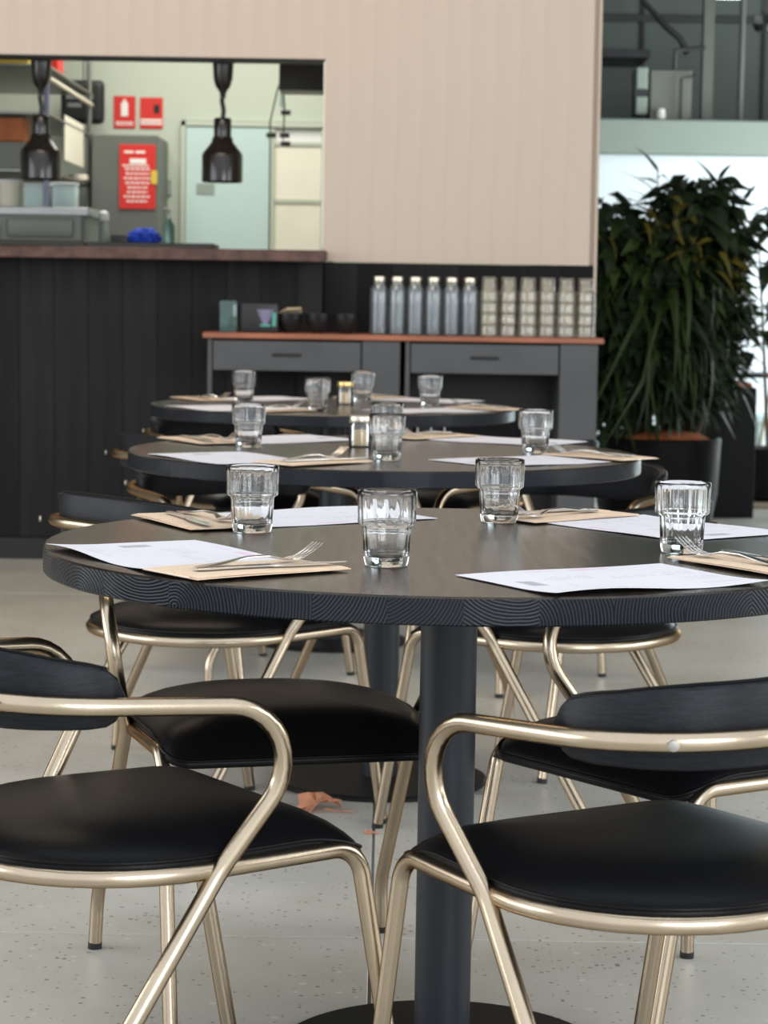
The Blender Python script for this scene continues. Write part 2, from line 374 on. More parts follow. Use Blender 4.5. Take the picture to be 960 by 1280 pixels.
x = -.266
while x < WX1 - .05: link('board', bp_lo, wp, (x, 0, 0)); x += .0988
x = -.266 - .0988
while x > BX0 - 1.4: link('board', bp_hi, wp, (x, 0, 0)); x -= .0988
part('opening_trim', MB().bbox(BX0 - 1.5, -.262, 9.60, 9.74, 2.036, 2.047, .002, 1), 'unitdark', wp, 0)
part('side_trim', MB().bbox(-.272, -.262, 9.60, 9.74, 1.285, 2.036, .002, 1), 'cream', wp, 0)
part('end_trim', MB().bbox(WX1 - .008, WX1 + .004, 9.597, 9.74, 0, 3.6, .002, 1), 'pink', wp, 0)
# bar top
bt = thing('bar_top', 'long aged copper-brown bar top along the kitchen opening', 'bar top', (0, 0, 0))
part('slab', MB().bbox(BX0 - 1.5, -.248, 9.40, 10.05, 1.236, 1.272, .004, 2), 'copper', bt)
part('front_strip', MB().bbox(BX0 - 1.5, -.250, 9.385, 9.402, 1.225, 1.268, .003, 1), 'copper', bt)
for i, (a, b, h) in enumerate([(-2.3, -1.76, .018), (-1.755, -1.22, .024), (-1.215, -.70, .020)]):
    tag(part('serving_board', MB().bbox(a, b, 9.44, 9.74, 1.2725, 1.2725 + h, .004, 1), 'tray'),
        ['low dark serving board at the far left end of the bar top', 'low dark serving board on the bar top below the left lamp', 'low dark serving board on the bar top below the red poster'][i], 'board', None)

# ------------------------------------------------------------------ kitchen
kw = struct('wall_kitchen', MB().box(-3.6, -1.135, 13.0, 13.12, 0, 3.4).box(-1.135, -.30, 13.0, 13.12, 2.035, 3.4).box(-.30, .70, 13.0, 13.12, 0, 3.4), 'sage')
struct('wall_kitchen_side', MB().box(.60, .70, 9.75, 13.0, 0, 3.4), 'sage')
struct('wall_kitchen_left', MB().box(-3.7, -3.6, 9.75, 13.0, 0, 3.4), 'sage')
struct('ceiling_kitchen', MB().box(-3.7, .70, 9.75, 13.1, 3.4, 3.46), 'white')
d1 = struct('door_1', MB().bbox(-1.12, -.66, 12.97, 13.02, .02, 2.0, .004, 1), 'kdoor', 0)
part('door_frame', MB().box(-1.145, -1.122, 12.96, 13.03, 0, 2.03).box(-1.145, -.34, 12.96, 13.03, 2.004, 2.03), 'sage', d1, 0)
part('notice', MB().box(-1.06, -.96, 12.966, 12.97, 1.63, 1.69), 'fascia', d1, 0)
w1 = struct('window_1', MB().box(-.655, -.36, 13.4, 13.43, .6, 2.3), 'cream', 0)
part('window_frame', MB().box(-.652, -.635, 12.97, 13.03, 0, 2.0).box(-.375, -.345, 12.97, 13.03, 0, 2.0).box(-.64, -.37, 12.985, 13.01, 1.905, 1.925).box(-.64, -.37, 12.985, 13.01, 1.593, 1.613), 'sage', w1, 0)
part('pane', MB().bbox(-.635, -.375, 12.996, 13.0, 1.925, 2.0, .001, 1), 'white', w1, 0)
part('pane', MB().bbox(-.635, -.375, 12.996, 13.0, 1.613, 1.905, .001, 1), 'cream', w1, 0)
part('pane', MB().bbox(-.635, -.375, 12.996, 13.0, .2, 1.593, .001, 1), 'cream', w1, 0)

def sign_plate(name, x0, x1, z0, z1, y, label, glyph):
    t = thing(name, label, 'sign', ((x0 + x1) / 2, y, z0)); w = (x1 - x0) / 2; h = z1 - z0
    part('plate', MB().bbox(-w, w, -.006, 0, 0, h, .002, 1), 'red', t, 0)
    if glyph == 0:
        mb = MB().bbox(-.019, .019, -.009, -.006, .065, h - .035, .001, 1).bbox(-.008, .008, -.009, -.006, h - .035, h - .018, .001, 1)
        part('bottle_symbol', mb, 'signwhite', t, 0)
        part('caption', MB().box(-w + .012, w - .012, -.0075, -.006, .030, .036).box(-w + .012, w - .012, -.0075, -.006, .018, .024), 'signwhite', t, 0)
    else:
        part('flame_symbol', MB().lathe([(.0, 0), (.030, .012), (.036, .035), (.026, .060), (.008, .075), (0, .080)], 12, (-.012, -.004, .075)), 'signwhite', t).scale = (1, .1, 1)
        part('hose_symbol', MB().bbox(.014, .044, -.011, -.008, .085, .130, .002, 1), 'blackplastic', t, 0)
        part('caption', MB().box(-w + .004, w - .004, -.0085, -.006, .022, .052), 'signwhite', t, 0)
        part('caption_line', MB().box(-w + .004, w - .004, -.0095, -.0085, .034, .040), 'red', t, 0)
sign_plate('fire_sign', -1.52, -1.40, 1.985, 2.16, 12.998, 'small red sign with white extinguisher symbol, left of the pair', 0)
sign_plate('fire_sign', -1.375, -1.25, 1.985, 2.155, 12.998, 'small red sign with flame and black symbol, right of the pair', 1)
# fridge-like grey panel cabinet with poster
fr = thing('fridge', 'tall grey fridge side behind the red poster', 'fridge', (-1.40, 12.75, 0))
part('body', MB().bbox(-.17, .18, -.33, .24, .02, 1.915, .006, 1), 'panelgrey', fr, 0)
part('plinth', MB().box(-.16, .17, -.30, .22, 0, .02), 'unitdark', fr, 0)
part('door_seal', MB().box(-.172, .182, -.337, -.33, 1.2, 1.206), 'unitdark', fr, 0)
po = thing('fire_blanket_poster', 'tall red poster with white writing and a yellow tag', 'poster', (-1.325, 12.413, 1.527))
part('sheet', MB().bbox(-.095, .095, -.006, 0, 0, .335, .001, 1), 'red', po, 0)
mb = MB(); random.seed(3)
for i in range(8):
    z = .035 + i * .024; w = random.uniform(.05, .075)
    xx = -w
    while xx < w:
        d = random.uniform(.010, .024); mb.box(xx, min(w, xx + d), -.0075, -.006, z, z + .009); xx += d + .006
part('writing', mb, 'signwhite', po, 0)
part('heading', MB().box(-.04, .045, -.0075, -.006, .235, .262).box(-.07, -.02, -.0075, -.006, .29, .302).box(-.01, .04, -.0075, -.006, .29, .302).box(-.08, .06, -.0075, -.006, .222, .229), 'signwhite', po, 0)
tg = part('tag', MB().bbox(.072, .105, -.012, -.007, .13, .20, .002, 1), 'yellow', po, 0)
# black rounded scale/hood hanging from bracket
hb = thing('hanging_pan', 'black rounded square pan hanging beside the red signs', 'pan', (-1.655, 12.80, 1.99))
part('pan_body', MB().bbox(-.125, .11, -.05, .02, 0, .235, .035, 4), 'blackplastic', hb)
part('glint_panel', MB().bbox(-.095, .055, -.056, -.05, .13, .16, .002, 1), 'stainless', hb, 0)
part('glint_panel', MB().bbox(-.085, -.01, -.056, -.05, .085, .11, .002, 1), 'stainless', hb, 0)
part('hanging_rod', MB().tube([(0, -.01, .23), (0, -.01, 1.41)], .009, 8), 'stainless', hb)
# black wall speaker at upper right of opening
sb = thing('black_box', 'black box fixed at the top right corner of the kitchen opening', 'box', (-.40, 10.5, 1.985))
part('box_body', MB().bbox(-.09, .12, -.12, .12, 0, .13, .004, 1), 'blackplastic', sb, 0)
part('mount', MB().tube([(0, 0, .13), (0, 0, 1.41)], .02, 8), 'blackplastic', sb)
# cables with clips
cb = thing('hanging_cable', 'thin dark cables with clips hanging beside the black box', 'cable', (-.53, 11.5, 1.80))
part('cord', MB().tube([(.03, 0, 1.6), (.02, 0, .4), (-.02, 0, .28), (-.055, 0, .12), (-.05, 0, .06)], .004, 6), 'pipedark', cb)
part('cord', MB().tube([(.03, .01, 1.6), (.0, .01, .35), (.015, .01, .2), (.01, .01, .04)], .004, 6), 'pipedark', cb)
for a in ((.02, .17), (-.05, .06), (.015, .06), (.02, .02)):
    part('clip', MB().bbox(a[0] - .022, a[0] + .026, -.012, .012, a[1] - .010, a[1] + .014, .005, 2), 'pipedark', cb)
part('white_conduit', MB().box(-.01, .012, .02, .05, .20, 1.6), 'kdoor', cb, 0)
# stainless shelf rack on the left, its end frame turned to the opening
rk = thing('steel_rack', 'stainless kitchen shelf rack at the left of the opening', 'rack', (-1.95, 11.3, 0))
for z in (1.655, 1.92, 2.14):
    part('shelf', MB().bbox(-.5, .36, -.30, 1.28, z - .012, z, .003, 1), 'stainless', rk, 0)
for px, py in ((.35, -.29), (.35, 1.27), (-.49, -.29), (-.49, 1.27)):
    part('post', MB().tube([(px, py, 1.4745), (px, py, 2.6)], .013, 8), 'stainless' if py > 0 else 'lilac', rk)
part('rail', MB().tube([(.362, -.29, 2.075), (.362, 1.27, 2.075)], .012, 8), 'creamplate', rk)
part('side_sheet', MB().bbox(.352, .358, .28, .98, 1.73, 1.95, .002, 1), 'cream', rk, 0)
for i, (px, py, r, h) in enumerate([(.318, -.22, .045, .040), (.318, -.06, .040, .035), (.318, 1.08, .050, .045), (.318, 1.20, .045, .045)]):
    single('dish', MB().lathe([(r * .6, 0), (r, h * .4), (r, h), (r * .9, h)], 18), 'creamplate',
           ['cream dish on the rack shelf edge at the foot of the left lamp', 'second cream dish on the shelf edge, right of the one under the lamp', 'cream dish on the shelf edge at the far end of the rack', 'last cream dish on the shelf, nearest the grey fridge'][i], 'dish', (-1.95 + px, 11.3 + py, 1.6552))
for i, (px, w, h, n) in enumerate([(-1.66, .06, .12, 'container'), (-1.53, .055, .125, 'container')]):
    t = thing(n, ['pale plastic container under the left lamp, nearer the frame edge', 'pale plastic container under the shelf, nearer the red poster'][i], 'container', (px, 11.15, 1.475))
    part('tub', MB().bbox(-w, w, -w, w, 0, h - .01, .010, 2), 'kdoor', t); part('rim', MB().bbox(-w - .004, w + .004, -w - .004, w + .004, h - .01, h, .003, 1), 'white', t)
t = thing('container', 'white round container cut by the left edge of the photo', 'container', (-1.80, 11.15, 1.475))
part('tub', MB().lathe([(.055, 0), (.065, .13), (.0, .13)], 24), 'creamplate', t); part('rim', MB().lathe([(.068, .125), (.068, .135), (.0, .137)], 24), 'white', t)
kb = thing('kitchen_bench', 'stainless kitchen bench with sink upstand behind the bar', 'bench', (-1.9, 11.1, 0))
part('worktop', MB().bbox(-.7, .53, -.35, .35, 1.435, 1.473, .004, 1), 'stainless', kb, 0)
part('upstand', MB().bbox(-.7, .50, -.36, -.352, 1.30, 1.434, .002, 1), 'panelgrey', kb, 0)
part('cabinet', MB().box(-.68, .51, -.33, .34, 0, 1.435), 'panelgrey', kb, 0)
part('sink_panel', MB().bbox(.16, .46, -.368, -.361, 1.335, 1.42, .010, 2), 'panelgrey', kb)
part('dark_rag', MB().bbox(-.02, .12, -.375, -.361, 1.31, 1.40, .02, 2), 'blackplastic', kb)
t = single('crate', MB().bbox(-.10, .05, -.1, .1, 0, .11, .006, 1), 'orange', 'orange-brown crate on a grey box on the rack at left edge', 'crate', (-1.76, 11.15, 1.7855), 0, None, 0)
single('carton', MB().bbox(-.10, .09, -.1, .1, 0, .075, .006, 1), 'yellow', 'yellow carton on the top rack shelf at left edge', 'carton', (-1.80, 11.3, 2.1405), 0, None, 0)
single('binder', MB().bbox(-.022, .022, -.1, .1, 0, .16, .003, 1), 'red', 'red binder standing at the rack end behind the left lamp', 'binder', (-1.64, 11.6, 2.1405), 0, None, 0)
single('storage_box', MB().bbox(-.10, .05, -.1, .1, 0, .1295, .004, 1), 'panelgrey', 'grey box under the orange crate on the rack', 'box', (-1.76, 11.15, 1.6555), 0, None, 0)
# items behind bar
t = thing('kitchen_counter', 'low prep counter under the red poster', 'counter', (-1.15, 10.95, 0))
part('worktop', MB().bbox(-.19, .20, -.25, .25, 1.26, 1.30, .004, 1), 'stainless', t, 0); part('cabinet', MB().box(-.18, .18, -.22, .24, 0, 1.26), 'panelgrey', t, 0)
t = thing('squeeze_bottle', 'white bottle standing left of the blue cloth', 'bottle', (-1.325, 10.95, 1.301))
part('bottle_body', MB().lathe([(.018, 0), (.022, .01), (.022, .10), (.012, .12), (.012, .125), (0, .125)], 18), 'fascia', t)
part('cap', MB().lathe([(.021, .118), (.024, .13), (.022, .155), (.010, .165), (0, .165)], 18), 'signwhite', t)
t = single('black_tub', MB().bbox(-.04, .04, -.03, .03, 0, .055, .008, 2), 'blackplastic', 'small black tub beside the blue cloth', 'tub', (-1.25, 10.95, 1.301))
mb = MB(); random.seed(5)
bm = bmesh.new(); bmesh.ops.create_icosphere(bm, subdivisions=4, radius=1)
for v in bm.verts:
    k = 1 + .13 * math.sin(v.co.x * 9 + v.co.z * 5) * math.cos(v.co.y * 7) + .08 * math.sin(v.co.z * 17)
    v.co = Vector((v.co.x * .078 * k, v.co.y * .05 * k, max(0, .042 + v.co.z * .045 * k)))
bm.verts.index_update(); mb.add([v.co for v in bm.verts], [tuple(v.index for v in f.verts) for f in bm.faces]); bm.free()
single('blue_cloth', mb, 'bluecloth', 'bright blue crumpled cloth under the red poster', 'cloth', (-1.135, 10.95, 1.302), 0, None, 60)
t = thing('soap_dispenser', 'clear pump bottle right of the blue cloth', 'dispenser', (-1.02, 10.95, 1.301))
part('bottle_body', MB().lathe([(.026, 0), (.028, .01), (.028, .10), (.012, .125), (.012, .135), (0, .135)], 18), 'tealglass', t)
part('pump', MB().tube([(0, 0, .13), (0, 0, .175), (-.03, 0, .178)], .006, 8), 'stainless', t)
tag(part('wall_switch', MB().bbox(-1.28, -1.20, 12.985, 12.999, 1.62, 1.71, .004, 1), 'fascia', None, 0), 'small grey wall box right of the red poster', 'switch')
# heat lamps
def heat_lamp(x, label):
    t = thing('heat_lamp', label, 'lamp', (x, 9.95, 1.56))
    part('lamp_shade', MB().lathe([(.083, 0), (.086, .004), (.086, .112), (.080, .125), (.062, .147), (.048, .165), (.040, .19), (.036, .19), (.044, .163), (.058, .145), (.076, .123), (.081, .11), (.081, .002)], 40, close=True), 'lampblack', t)
    part('socket', MB().lathe([(.036, .185), (.037, .20), (.037, .262), (.033, .268), (0, .268)], 28), 'lampblack', t)
    part('bulb', MB().lathe([(.018, .19), (.034, .14), (.046, .09), (.040, .05), (.0, .035)], 20), 'copper', t)
    part('cord', MB().tube([(0, 0, .26), (.004, 0, .30), (-.004, 0, .34), (0, 0, .38)], .010, 10), 'blackplastic', t)
    part('rise_cone', MB().lathe([(.012, .35), (.014, .375), (.032, .40), (.040, .43), (.046, .52), (.046, .60), (0, .60)], 28), 'lampblack', t)
    part('ceiling_rod', MB().tube([(0, 0, .58), (0, 0, 1.84)], .012, 8), 'lampblack', t)
    return t
heat_lamp(-1.47, 'black heat lamp hanging at the left, before the steel rack')
heat_lamp(-.705, 'black heat lamp hanging before the pale blue door')

# ------------------------------------------------------------------ warehouse beyond, right side
struct('wall_far', MB().box(-7, 7, 16.6, 16.75, 0, 5.2), 'wallgreen')
for i, x in enumerate([1.0, 1.75, 2.6, 3.4]):
    struct('trim_%d' % (i + 1), MB().box(x, x + .02, 16.57, 16.6, 2.2, 5.2), 'pipedark')
struct('trim_5', MB().box(.9, 7, 16.55, 16.6, 3.02, 3.06), 'pipedark')
struct('wall_shopfront', MB().box(1.0, 7, 15.25, 15.45, 0, 2.02), 'shopwhite')
struct('trim_6', MB().bbox(1.30, 7, 15.0, 15.5, 2.025, 2.232, .01, 1), 'fascia', 0)
struct('wall_left', MB().box(-7.1, -7.0, -1, 16.6, 0, 5.2), 'sidewall')
struct('wall_right', MB().box(7.0, 7.1, -1, 16.6, 0, 5.2), 'sidewall')
struct('ceiling', MB().box(-7, 7, 4.6, 16.75, 5.2, 5.28), 'roof')  # unseen roof over the rear, added to keep the back darker
t = thing('steel_column', 'slim grey steel column standing on the mezzanine deck', 'column', (2.04, 15.3, 2.233)); part('shaft', MB().box(-.034, .034, -.05, .05, 0.01, 2.96), 'pipe', t, 0); part('foot_plate', MB().box(-.05, .05, -.07, .07, 0, .01), 'pipe', t, 0)
t = thing('steel_column', 'thin pale pipe right of the slim grey steel column', 'pipe', (2.26, 15.3, 2.233)); part('shaft', MB().tube([(0, 0, .005), (0, 0, 2.96)], .02, 10), 'pipe', t); part('foot_plate', MB().lathe([(.032, 0), (.032, .008), (0, .008)], 12), 'pipe', t)
t = thing('coffee_machine', 'grey machine with white panels on the mezzanine deck', 'machine', (1.76, 15.32, 2.233))
part('machine_body', MB().bbox(-.10, .17, -.14, .15, 0, .33, .01, 1), 'panelgrey', t, 0)
part('side_panel', MB().bbox(-.19, -.115, -.16, .12, .04, .34, .008, 1), 'fascia', t, 0)
part('black_band', MB().bbox(-.20, -.11, -.165, -.158, .15, .20, .002, 1), 'blackplastic', t, 0)
part('steam_jug', MB().lathe([(.028, 0), (.034, .03), (.026, .075), (0, .075)], 16, (-.03, -.17, 0.0)), 'signwhite', t)
part('tray', MB().bbox(-.2, .24, -.2, .15, -.0, .012, .003, 1), 'blackplastic', t, 0)
part('hose', MB().tube([(.06, -.12, .32), (.06, -.12, .45), (.22, -.12, .47), (.25, -.12, .47)], .014, 8), 'pipedark', t)
part('frame_rail', MB().tube([(.10, -.18, .0), (.10, -.18, .27), (.19, -.18, .29)], .010, 8), 'pipedark', t)
t = thing('duct_pipe', 'dark bent pipe running down from the roof', 'pipe', (1.7, 15.6, 2.70))
part('bent_pipe', MB().tube([(-.25, 0, 2.5), (-.05, 0, .34), (.10, 0, .18), (.20, 0, .10), (.25, 0, 0)], .022, 10), 'pipedark', t)
tag(part('wall_shelf', MB().bbox(1.30, 1.735, 15.9, 16.55, 2.702, 2.76, .004, 1), 'blackplastic', None, 0), 'black beam end on the dark wall above the plants', 'beam')
t = thing('ceiling_speaker', 'dark round lamp hanging at the top right edge', 'lamp', (2.24, 14.3, 2.70)); part('dome', MB().lathe([(0, 0), (.05, .01), (.07, .05), (.05, .10), (0, .12)], 20), 'blackplastic', t); part('rod', MB().tube([(0, 0, .11), (0, 0, 2.5)], .01, 8), 'blackplastic', t)
t = thing('strip_light', 'white strip light at the top right corner of the photo', 'lamp', (2.06, 14.2, 2.935)); part('housing', MB().bbox(-.09, .09, -.4, .4, .012, .05, .006, 1), 'white', t, 0)
M['tubeglow'] = mat('lamp_diffuser', (.9, .9, .9), .5, emit=(.9, 1, .95), estr=2.2)
part('diffuser', MB().bbox(-.075, .075, -.38, .38, 0, .012, .003, 1), 'tubeglow', t, 0)
part('rod', MB().tube([(0, 0, .05), (0, 0, 2.26)], .006, 6), 'pipedark', t)
t = thing('bench', 'pale low bench at the right edge behind the planters', 'bench', (2.55, 14.4, 0))
part('bench_top', MB().bbox(-.3, .5, -.22, .22, .36, .40, .004, 1), 'kdoor', t, 0); part('side_panel', MB().box(-.28, -.25, -.2, .2, 0, .36), 'kdoor', t, 0); part('side_panel', MB().box(.45, .48, -.2, .2, 0, .36), 'kdoor', t, 0)
t = thing('side_table', 'small dark side table at the right edge behind the planters', 'table', (2.30, 13.6, 0))
part('table_top', MB().lathe([(.0, .655), (.24, .655), (.24, .68), (0, .68)], 28), 'blackplastic', t)
for a in (.4, 1.97, 3.54, 5.11): part('leg', MB().tube([(.06 * math.cos(a), .06 * math.sin(a), .656), (.19 * math.cos(a), .19 * math.sin(a), 0.0)], .009, 8), 'wood', t)
t = thing('stool', 'black upholstered stool at the right edge of the photo', 'stool', (2.33, 13.0, 0))
part('seat', MB().lathe([(0, .30), (.15, .30), (.18, .33), (.18, .40), (.15, .43), (0, .44)], 28), 'blackplastic', t)
part('base', MB().lathe([(.13, 0), (.15, .02), (.10, .15), (.12, .30), (0, .30)], 24), 'blackplastic', t)
tag(part('floor_mat', MB().bbox(1.7, 3.0, 12.35, 13.6, .0005, .012, .003, 1), 'brownfloor', None, 0), 'flat brown floor mat on the concrete beside the square planter', 'mat')

# plants
def leaf_mesh(name, L, W, droop, mt, n=5, pointed=.5):
    vs = []; fs = []
    for i in range(n + 1):
        s = i / n; w = W * (math.sin(PI * min(1, s ** pointed * .98 + .02)) + .02) * .5
        y = L * (s - .12 * droop * s * s); z = -L * droop * s * s * .6
        vs += [(-w, y, z + w * .35), (0, y, z), (w, y, z + w * .35)]
    for i in range(n):
        a = i * 3; fs += [(a, a + 1, a + 4, a + 3), (a + 1, a + 2, a + 5, a + 4)]
    me = bpy.data.meshes.new(name); me.from_pydata(vs, [], fs); me.polygons.foreach_set('use_smooth', [True] * len(fs)); me.materials.append(M[mt]); return me
def add_leaves(parent, meshes, pts, seed):
    random.seed(seed)
    for (p, az, el, s) in pts:
        me = random.choice(meshes); o = link('leaf', me, parent, p); o.rotation_euler = (el, random.uniform(-.6, .6), az); o.scale = (s, s, s)
broad = [leaf_mesh('broad_leaf', .17, .085, .5, 'leafd'), leaf_mesh('broad_leaf', .15, .075, .3, 'leafm'), leaf_mesh('broad_leaf', .19, .09, .8, 'leafd')]
strap = [leaf_mesh('strap_leaf', .34, .030, 1.7, 'leafd', 7, .35), leaf_mesh('strap_leaf', .38, .034, 2.1, 'leafm', 7, .35), leaf_mesh('strap_leaf', .30, .028, 1.3, 'leafd', 7, .35)]
yell = [leaf_mesh('yellow_leaf', .14, .03, 1.2, 'leafy'), leaf_mesh('broad_leaf', .12, .05, .6, 'leafy')]
thin = [leaf_mesh('frond_leaf', .20, .019, .7, 'leafd', 6, .4)]
def foliage(parent, mt, pts, L, W, seed):
    random.seed(seed); mb = MB()
    for (p, az, el, s) in pts:
        R = Matrix.Translation(p) @ Matrix.Rotation(az, 4, 'Z') @ Matrix.Rotation(el, 4, 'X') @ Matrix.Rotation(random.uniform(-.8, .8), 4, 'Y')
        vs = [R @ Vector(q) for q in ((0, 0, 0), (-W * .5 * s, L * .45 * s, 0), (0, L * .5 * s, -.01), (W * .5 * s, L * .45 * s, 0), (0, L * s, -L * .35 * s))]
        mb.add(vs, [(0, 1, 2), (0, 2, 3), (1, 4, 2), (2, 4, 3)])
    me = bpy.data.meshes.new('foliage'); me.from_pydata(mb.v, [], mb.f); me.materials.append(M[mt]); o = link('foliage', me, parent); o['kind'] = 'stuff'; return o
def rnd_shell(n, cx, cz, rx, rz, ry, seed, out=.0, lo=.35):
    random.seed(seed); r = []
    for _ in range(n):
        a = random.uniform(0, 2 * PI); e = random.uniform(-1, 1); k = random.uniform(lo, 1) ** .6
        h = math.sqrt(1 - e * e); r.append((Vector((cx + rx * k * h * math.cos(a), ry * k * h * math.sin(a), cz + rz * k * e)), a - PI / 2 + random.uniform(-.5, .5), random.uniform(-.9, .5), random.uniform(.75, 1.15)))
    return r
pl = thing('potted_plant', 'large dense dark green plant in the round gloss black pot', 'plant', (1.27, 10.9, 0))
pt = part('pot', MB().lathe([(.22, 0), (.25, .01), (.285, .20), (.295, .43), (.298, .455), (.290, .462), (.278, .455), (.272, .40), (0, .40)], 48), 'pot', pl)
part('mulch', MB().lathe([(.272, .44), (.2, .475), (.1, .49), (0, .495)], 32), 'mulch', pl)
random.seed(11)
for k in range(9):
    a = random.uniform(0, 6.28); r = random.uniform(.05, .2); b = Vector((r * math.cos(a), r * math.sin(a), .46)); t_ = Vector((b.x * 1.7 + random.uniform(-.08, .08), b.y * 1.5, random.uniform(1.0, 1.5)))
    part('stem', MB().tube([b, (b + t_) / 2 + Vector((random.uniform(-.03, .03), 0, 0)), t_], [.012, .009, .005], 7), 'stem', pl)
foliage(pl, 'leafd', rnd_shell(1500, -.02, .98, .38, .38, .30, 21, lo=.1), .13, .055, 1)
foliage(pl, 'leafd', rnd_shell(700, .15, 1.37, .20, .32, .22, 26, lo=.1), .13, .06, 11)
foliage(pl, 'leafd', rnd_shell(480, -.27, 1.29, .18, .30, .22, 27, lo=.1), .13, .06, 12)
foliage(pl, 'leafm', rnd_shell(420, -.02, 1.18, .41, .30, .30, 22, lo=.5), .13, .05, 2)
foliage(pl, 'leafd', rnd_shell(1100, -.06, .80, .38, .30, .28, 29, lo=.1), .22, .03, 3)
foliage(pl, 'leafd', rnd_shell(260, -.27, .68, .13, .20, .20, 30, lo=.1), .20, .03, 13)
pts = rnd_shell(42, .17, 1.42, .22, .27, .24, 23, lo=.6) + rnd_shell(32, -.29, 1.34, .18, .26, .24, 24, lo=.6) + rnd_shell(22, .0, 1.1, .40, .25, .28, 25, lo=.8)
add_leaves(pl, broad, pts, 1)
random.seed(12); pts = []
for k in range(150):
    a = random.uniform(PI * 1.0, PI * 2.0) if k % 4 else random.uniform(0, PI); r = random.uniform(.10, .30)
    pts.append((Vector((-.03 + r * 1.15 * math.cos(a), r * math.sin(a), random.uniform(.80, 1.28))), a - PI / 2, random.uniform(-.5, .25), random.uniform(.8, 1.1)))
add_leaves(pl, strap, pts, 2)
random.seed(13)
add_leaves(pl, yell, [(Vector((x + random.uniform(-.07, .07), -.27 + random.uniform(-.03, .05), z + random.uniform(-.07, .07))), random.uniform(-1, 1) + PI, random.uniform(-.3, .8), 1.0) for (x, z) in [(-.09, 1.48), (-.02, 1.44), (.10, 1.40), (.12, 1.32), (-.36, 1.35), (.30, 1.2), (.18, 1.36), (-.05, 1.38), (.06, 1.5), (.24, 1.28)] for _ in range(3)], 3)
# thin upright fronds at the top
random.seed(14)
for (x, z0, z1) in [(-.03, 1.46, 1.73), (.24, 1.50, 1.71), (.36, 1.38, 1.62)]:
    part('stem', MB().tube([(x, -.05, z0 - .3), (x + .01, -.05, z0), (x - .01, -.06, z1 - .05)], [.006, .004, .002], 6), 'stem', pl)
    add_leaves(pl, thin, [(Vector((x, -.05, random.uniform(z0, z1 - .05))), random.uniform(0, 6.28), random.uniform(.1, 1.1), random.uniform(.8, 1.2)) for _ in range(20)], 4)
p2 = thing('potted_plant', 'leafy plant in the tall square black planter', 'plant', (1.66, 12.0, 0))
part('planter', MB().bbox(-.21, .21, -.21, .21, 0, .66, .008, 2), 'potmatt', p2)
part('mulch', MB().bbox(-.19, .19, -.19, .19, .655, .685, .012, 2), 'mulch', p2)
for k in range(4):
    x = (-.12, -.04, .05, .12)[k]; part('stem', MB().tube([(x, 0, .66), (x * 1.3, 0, 1.1), (x * 1.5, 0, 1.5)], [.010, .008, .004], 7), 'stem', p2)
add_leaves(p2, broad, rnd_shell(75, -.06, 1.30, .22, .34, .2, 31, lo=.2), 5)
add_leaves(p2, broad, rnd_shell(26, .06, .90, .20, .18, .2, 32, lo=.3), 6)
foliage(p2, 'leafd', rnd_shell(260, -.12, 1.15, .20, .45, .2, 33, lo=.1), .12, .05, 3)
p3 = thing('potted_plant', 'broad-leaved plant cut by the right edge of the photo', 'plant', (2.12, 12.75, 0))
part('pot', MB().lathe([(.12, 0.013), (.15, .03), (.17, .30), (.155, .30), (0, .28)], 28), 'potmatt', p3)
for k in range(3): part('stem', MB().tube([(.03 * k - .03, 0, .28), (.06 * k - .08, 0, 1.0), (.08 * k - .12, 0, 1.5)], [.012, .008, .004], 7), 'stem', p3)
add_leaves(p3, broad, rnd_shell(60, .0, 1.22, .18, .42, .16, 41, lo=.5), 7)

# ------------------------------------------------------------------ consoles with drawers
def console(label, x0):
    t = thing('console_cabinet', label, 'cabinet', (x0, 9.37, 0))
    part('leg', MB().bbox(0, .018, -.17, -.15, 0, .918, .002, 1), 'unit', t, 0)
    part('leg', MB().bbox(0, .018, .17, .19, 0, .918, .002, 1), 'unit', t, 0)
    part('drawer_box', MB().box(.02, .60, -.15, .19, .80, .912), 'unitdark', t, 0)
    dr = part('drawer', MB().bbox(.022, .602, -.172, -.152, .795, .912, .002, 1), 'unit', t, 0)
    part('handle', MB().bbox(.255, .368, -.180, -.172, .852, .864, .002, 1), 'unitdark', dr, 0)
    part('side_panel', MB().bbox(.607, .757, -.172, .19, 0, .918, .003, 1), 'unit', t, 0)
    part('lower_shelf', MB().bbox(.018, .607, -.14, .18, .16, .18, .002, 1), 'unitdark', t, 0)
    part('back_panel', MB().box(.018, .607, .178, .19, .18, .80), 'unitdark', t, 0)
console('dark grey console cabinet with one drawer, under the black bowls', -.703)
console('dark grey console cabinet with one drawer, under the stacked glasses', .074)
tag(part('worktop', MB().bbox(-.722, .852, 9.185, 9.592, .920, .942, .003, 1), 'redwood', None, 0), 'long reddish wood top across the two console cabinets', 'top')

# ------------------------------------------------------------------ tumblers
def tumbler():
    H_, s = .099, 1.
    out = [(.0, .0), (.0270, .0), (.0285, .002), (.0298, .010), (.0322, .0505), (.0330, .0525), (.0375, .0555), (.0382, .058), (.0392, .095), (.0388, .0985), (.0378, .0992)]
    inn = [(.0368, .0980), (.0362, .090), (.0352, .060), (.0345, .0565), (.0305, .0520), (.0298, .048), (.0272, .016), (.0240, .0125), (.0, .0118)]
    prof = out + inn; no = len(out)
    def mod(i, a):
        if no + 1 <= i < len(prof) - 2: return 1 - .028 * max(0, math.cos(a * 14)) ** 2
        return 1
    me = MB().lathe(prof, 84, mod=mod, close=False).mesh('tumbler', M['tumbler'], 60); return me
tum = tumbler()
tum_s = tum.copy(); tum_s.materials.clear(); tum_s.materials.append(M['stackglass'])
TC = [(.0958, 3.312), (-.0009, 5.257), (-.1656, 7.368)]
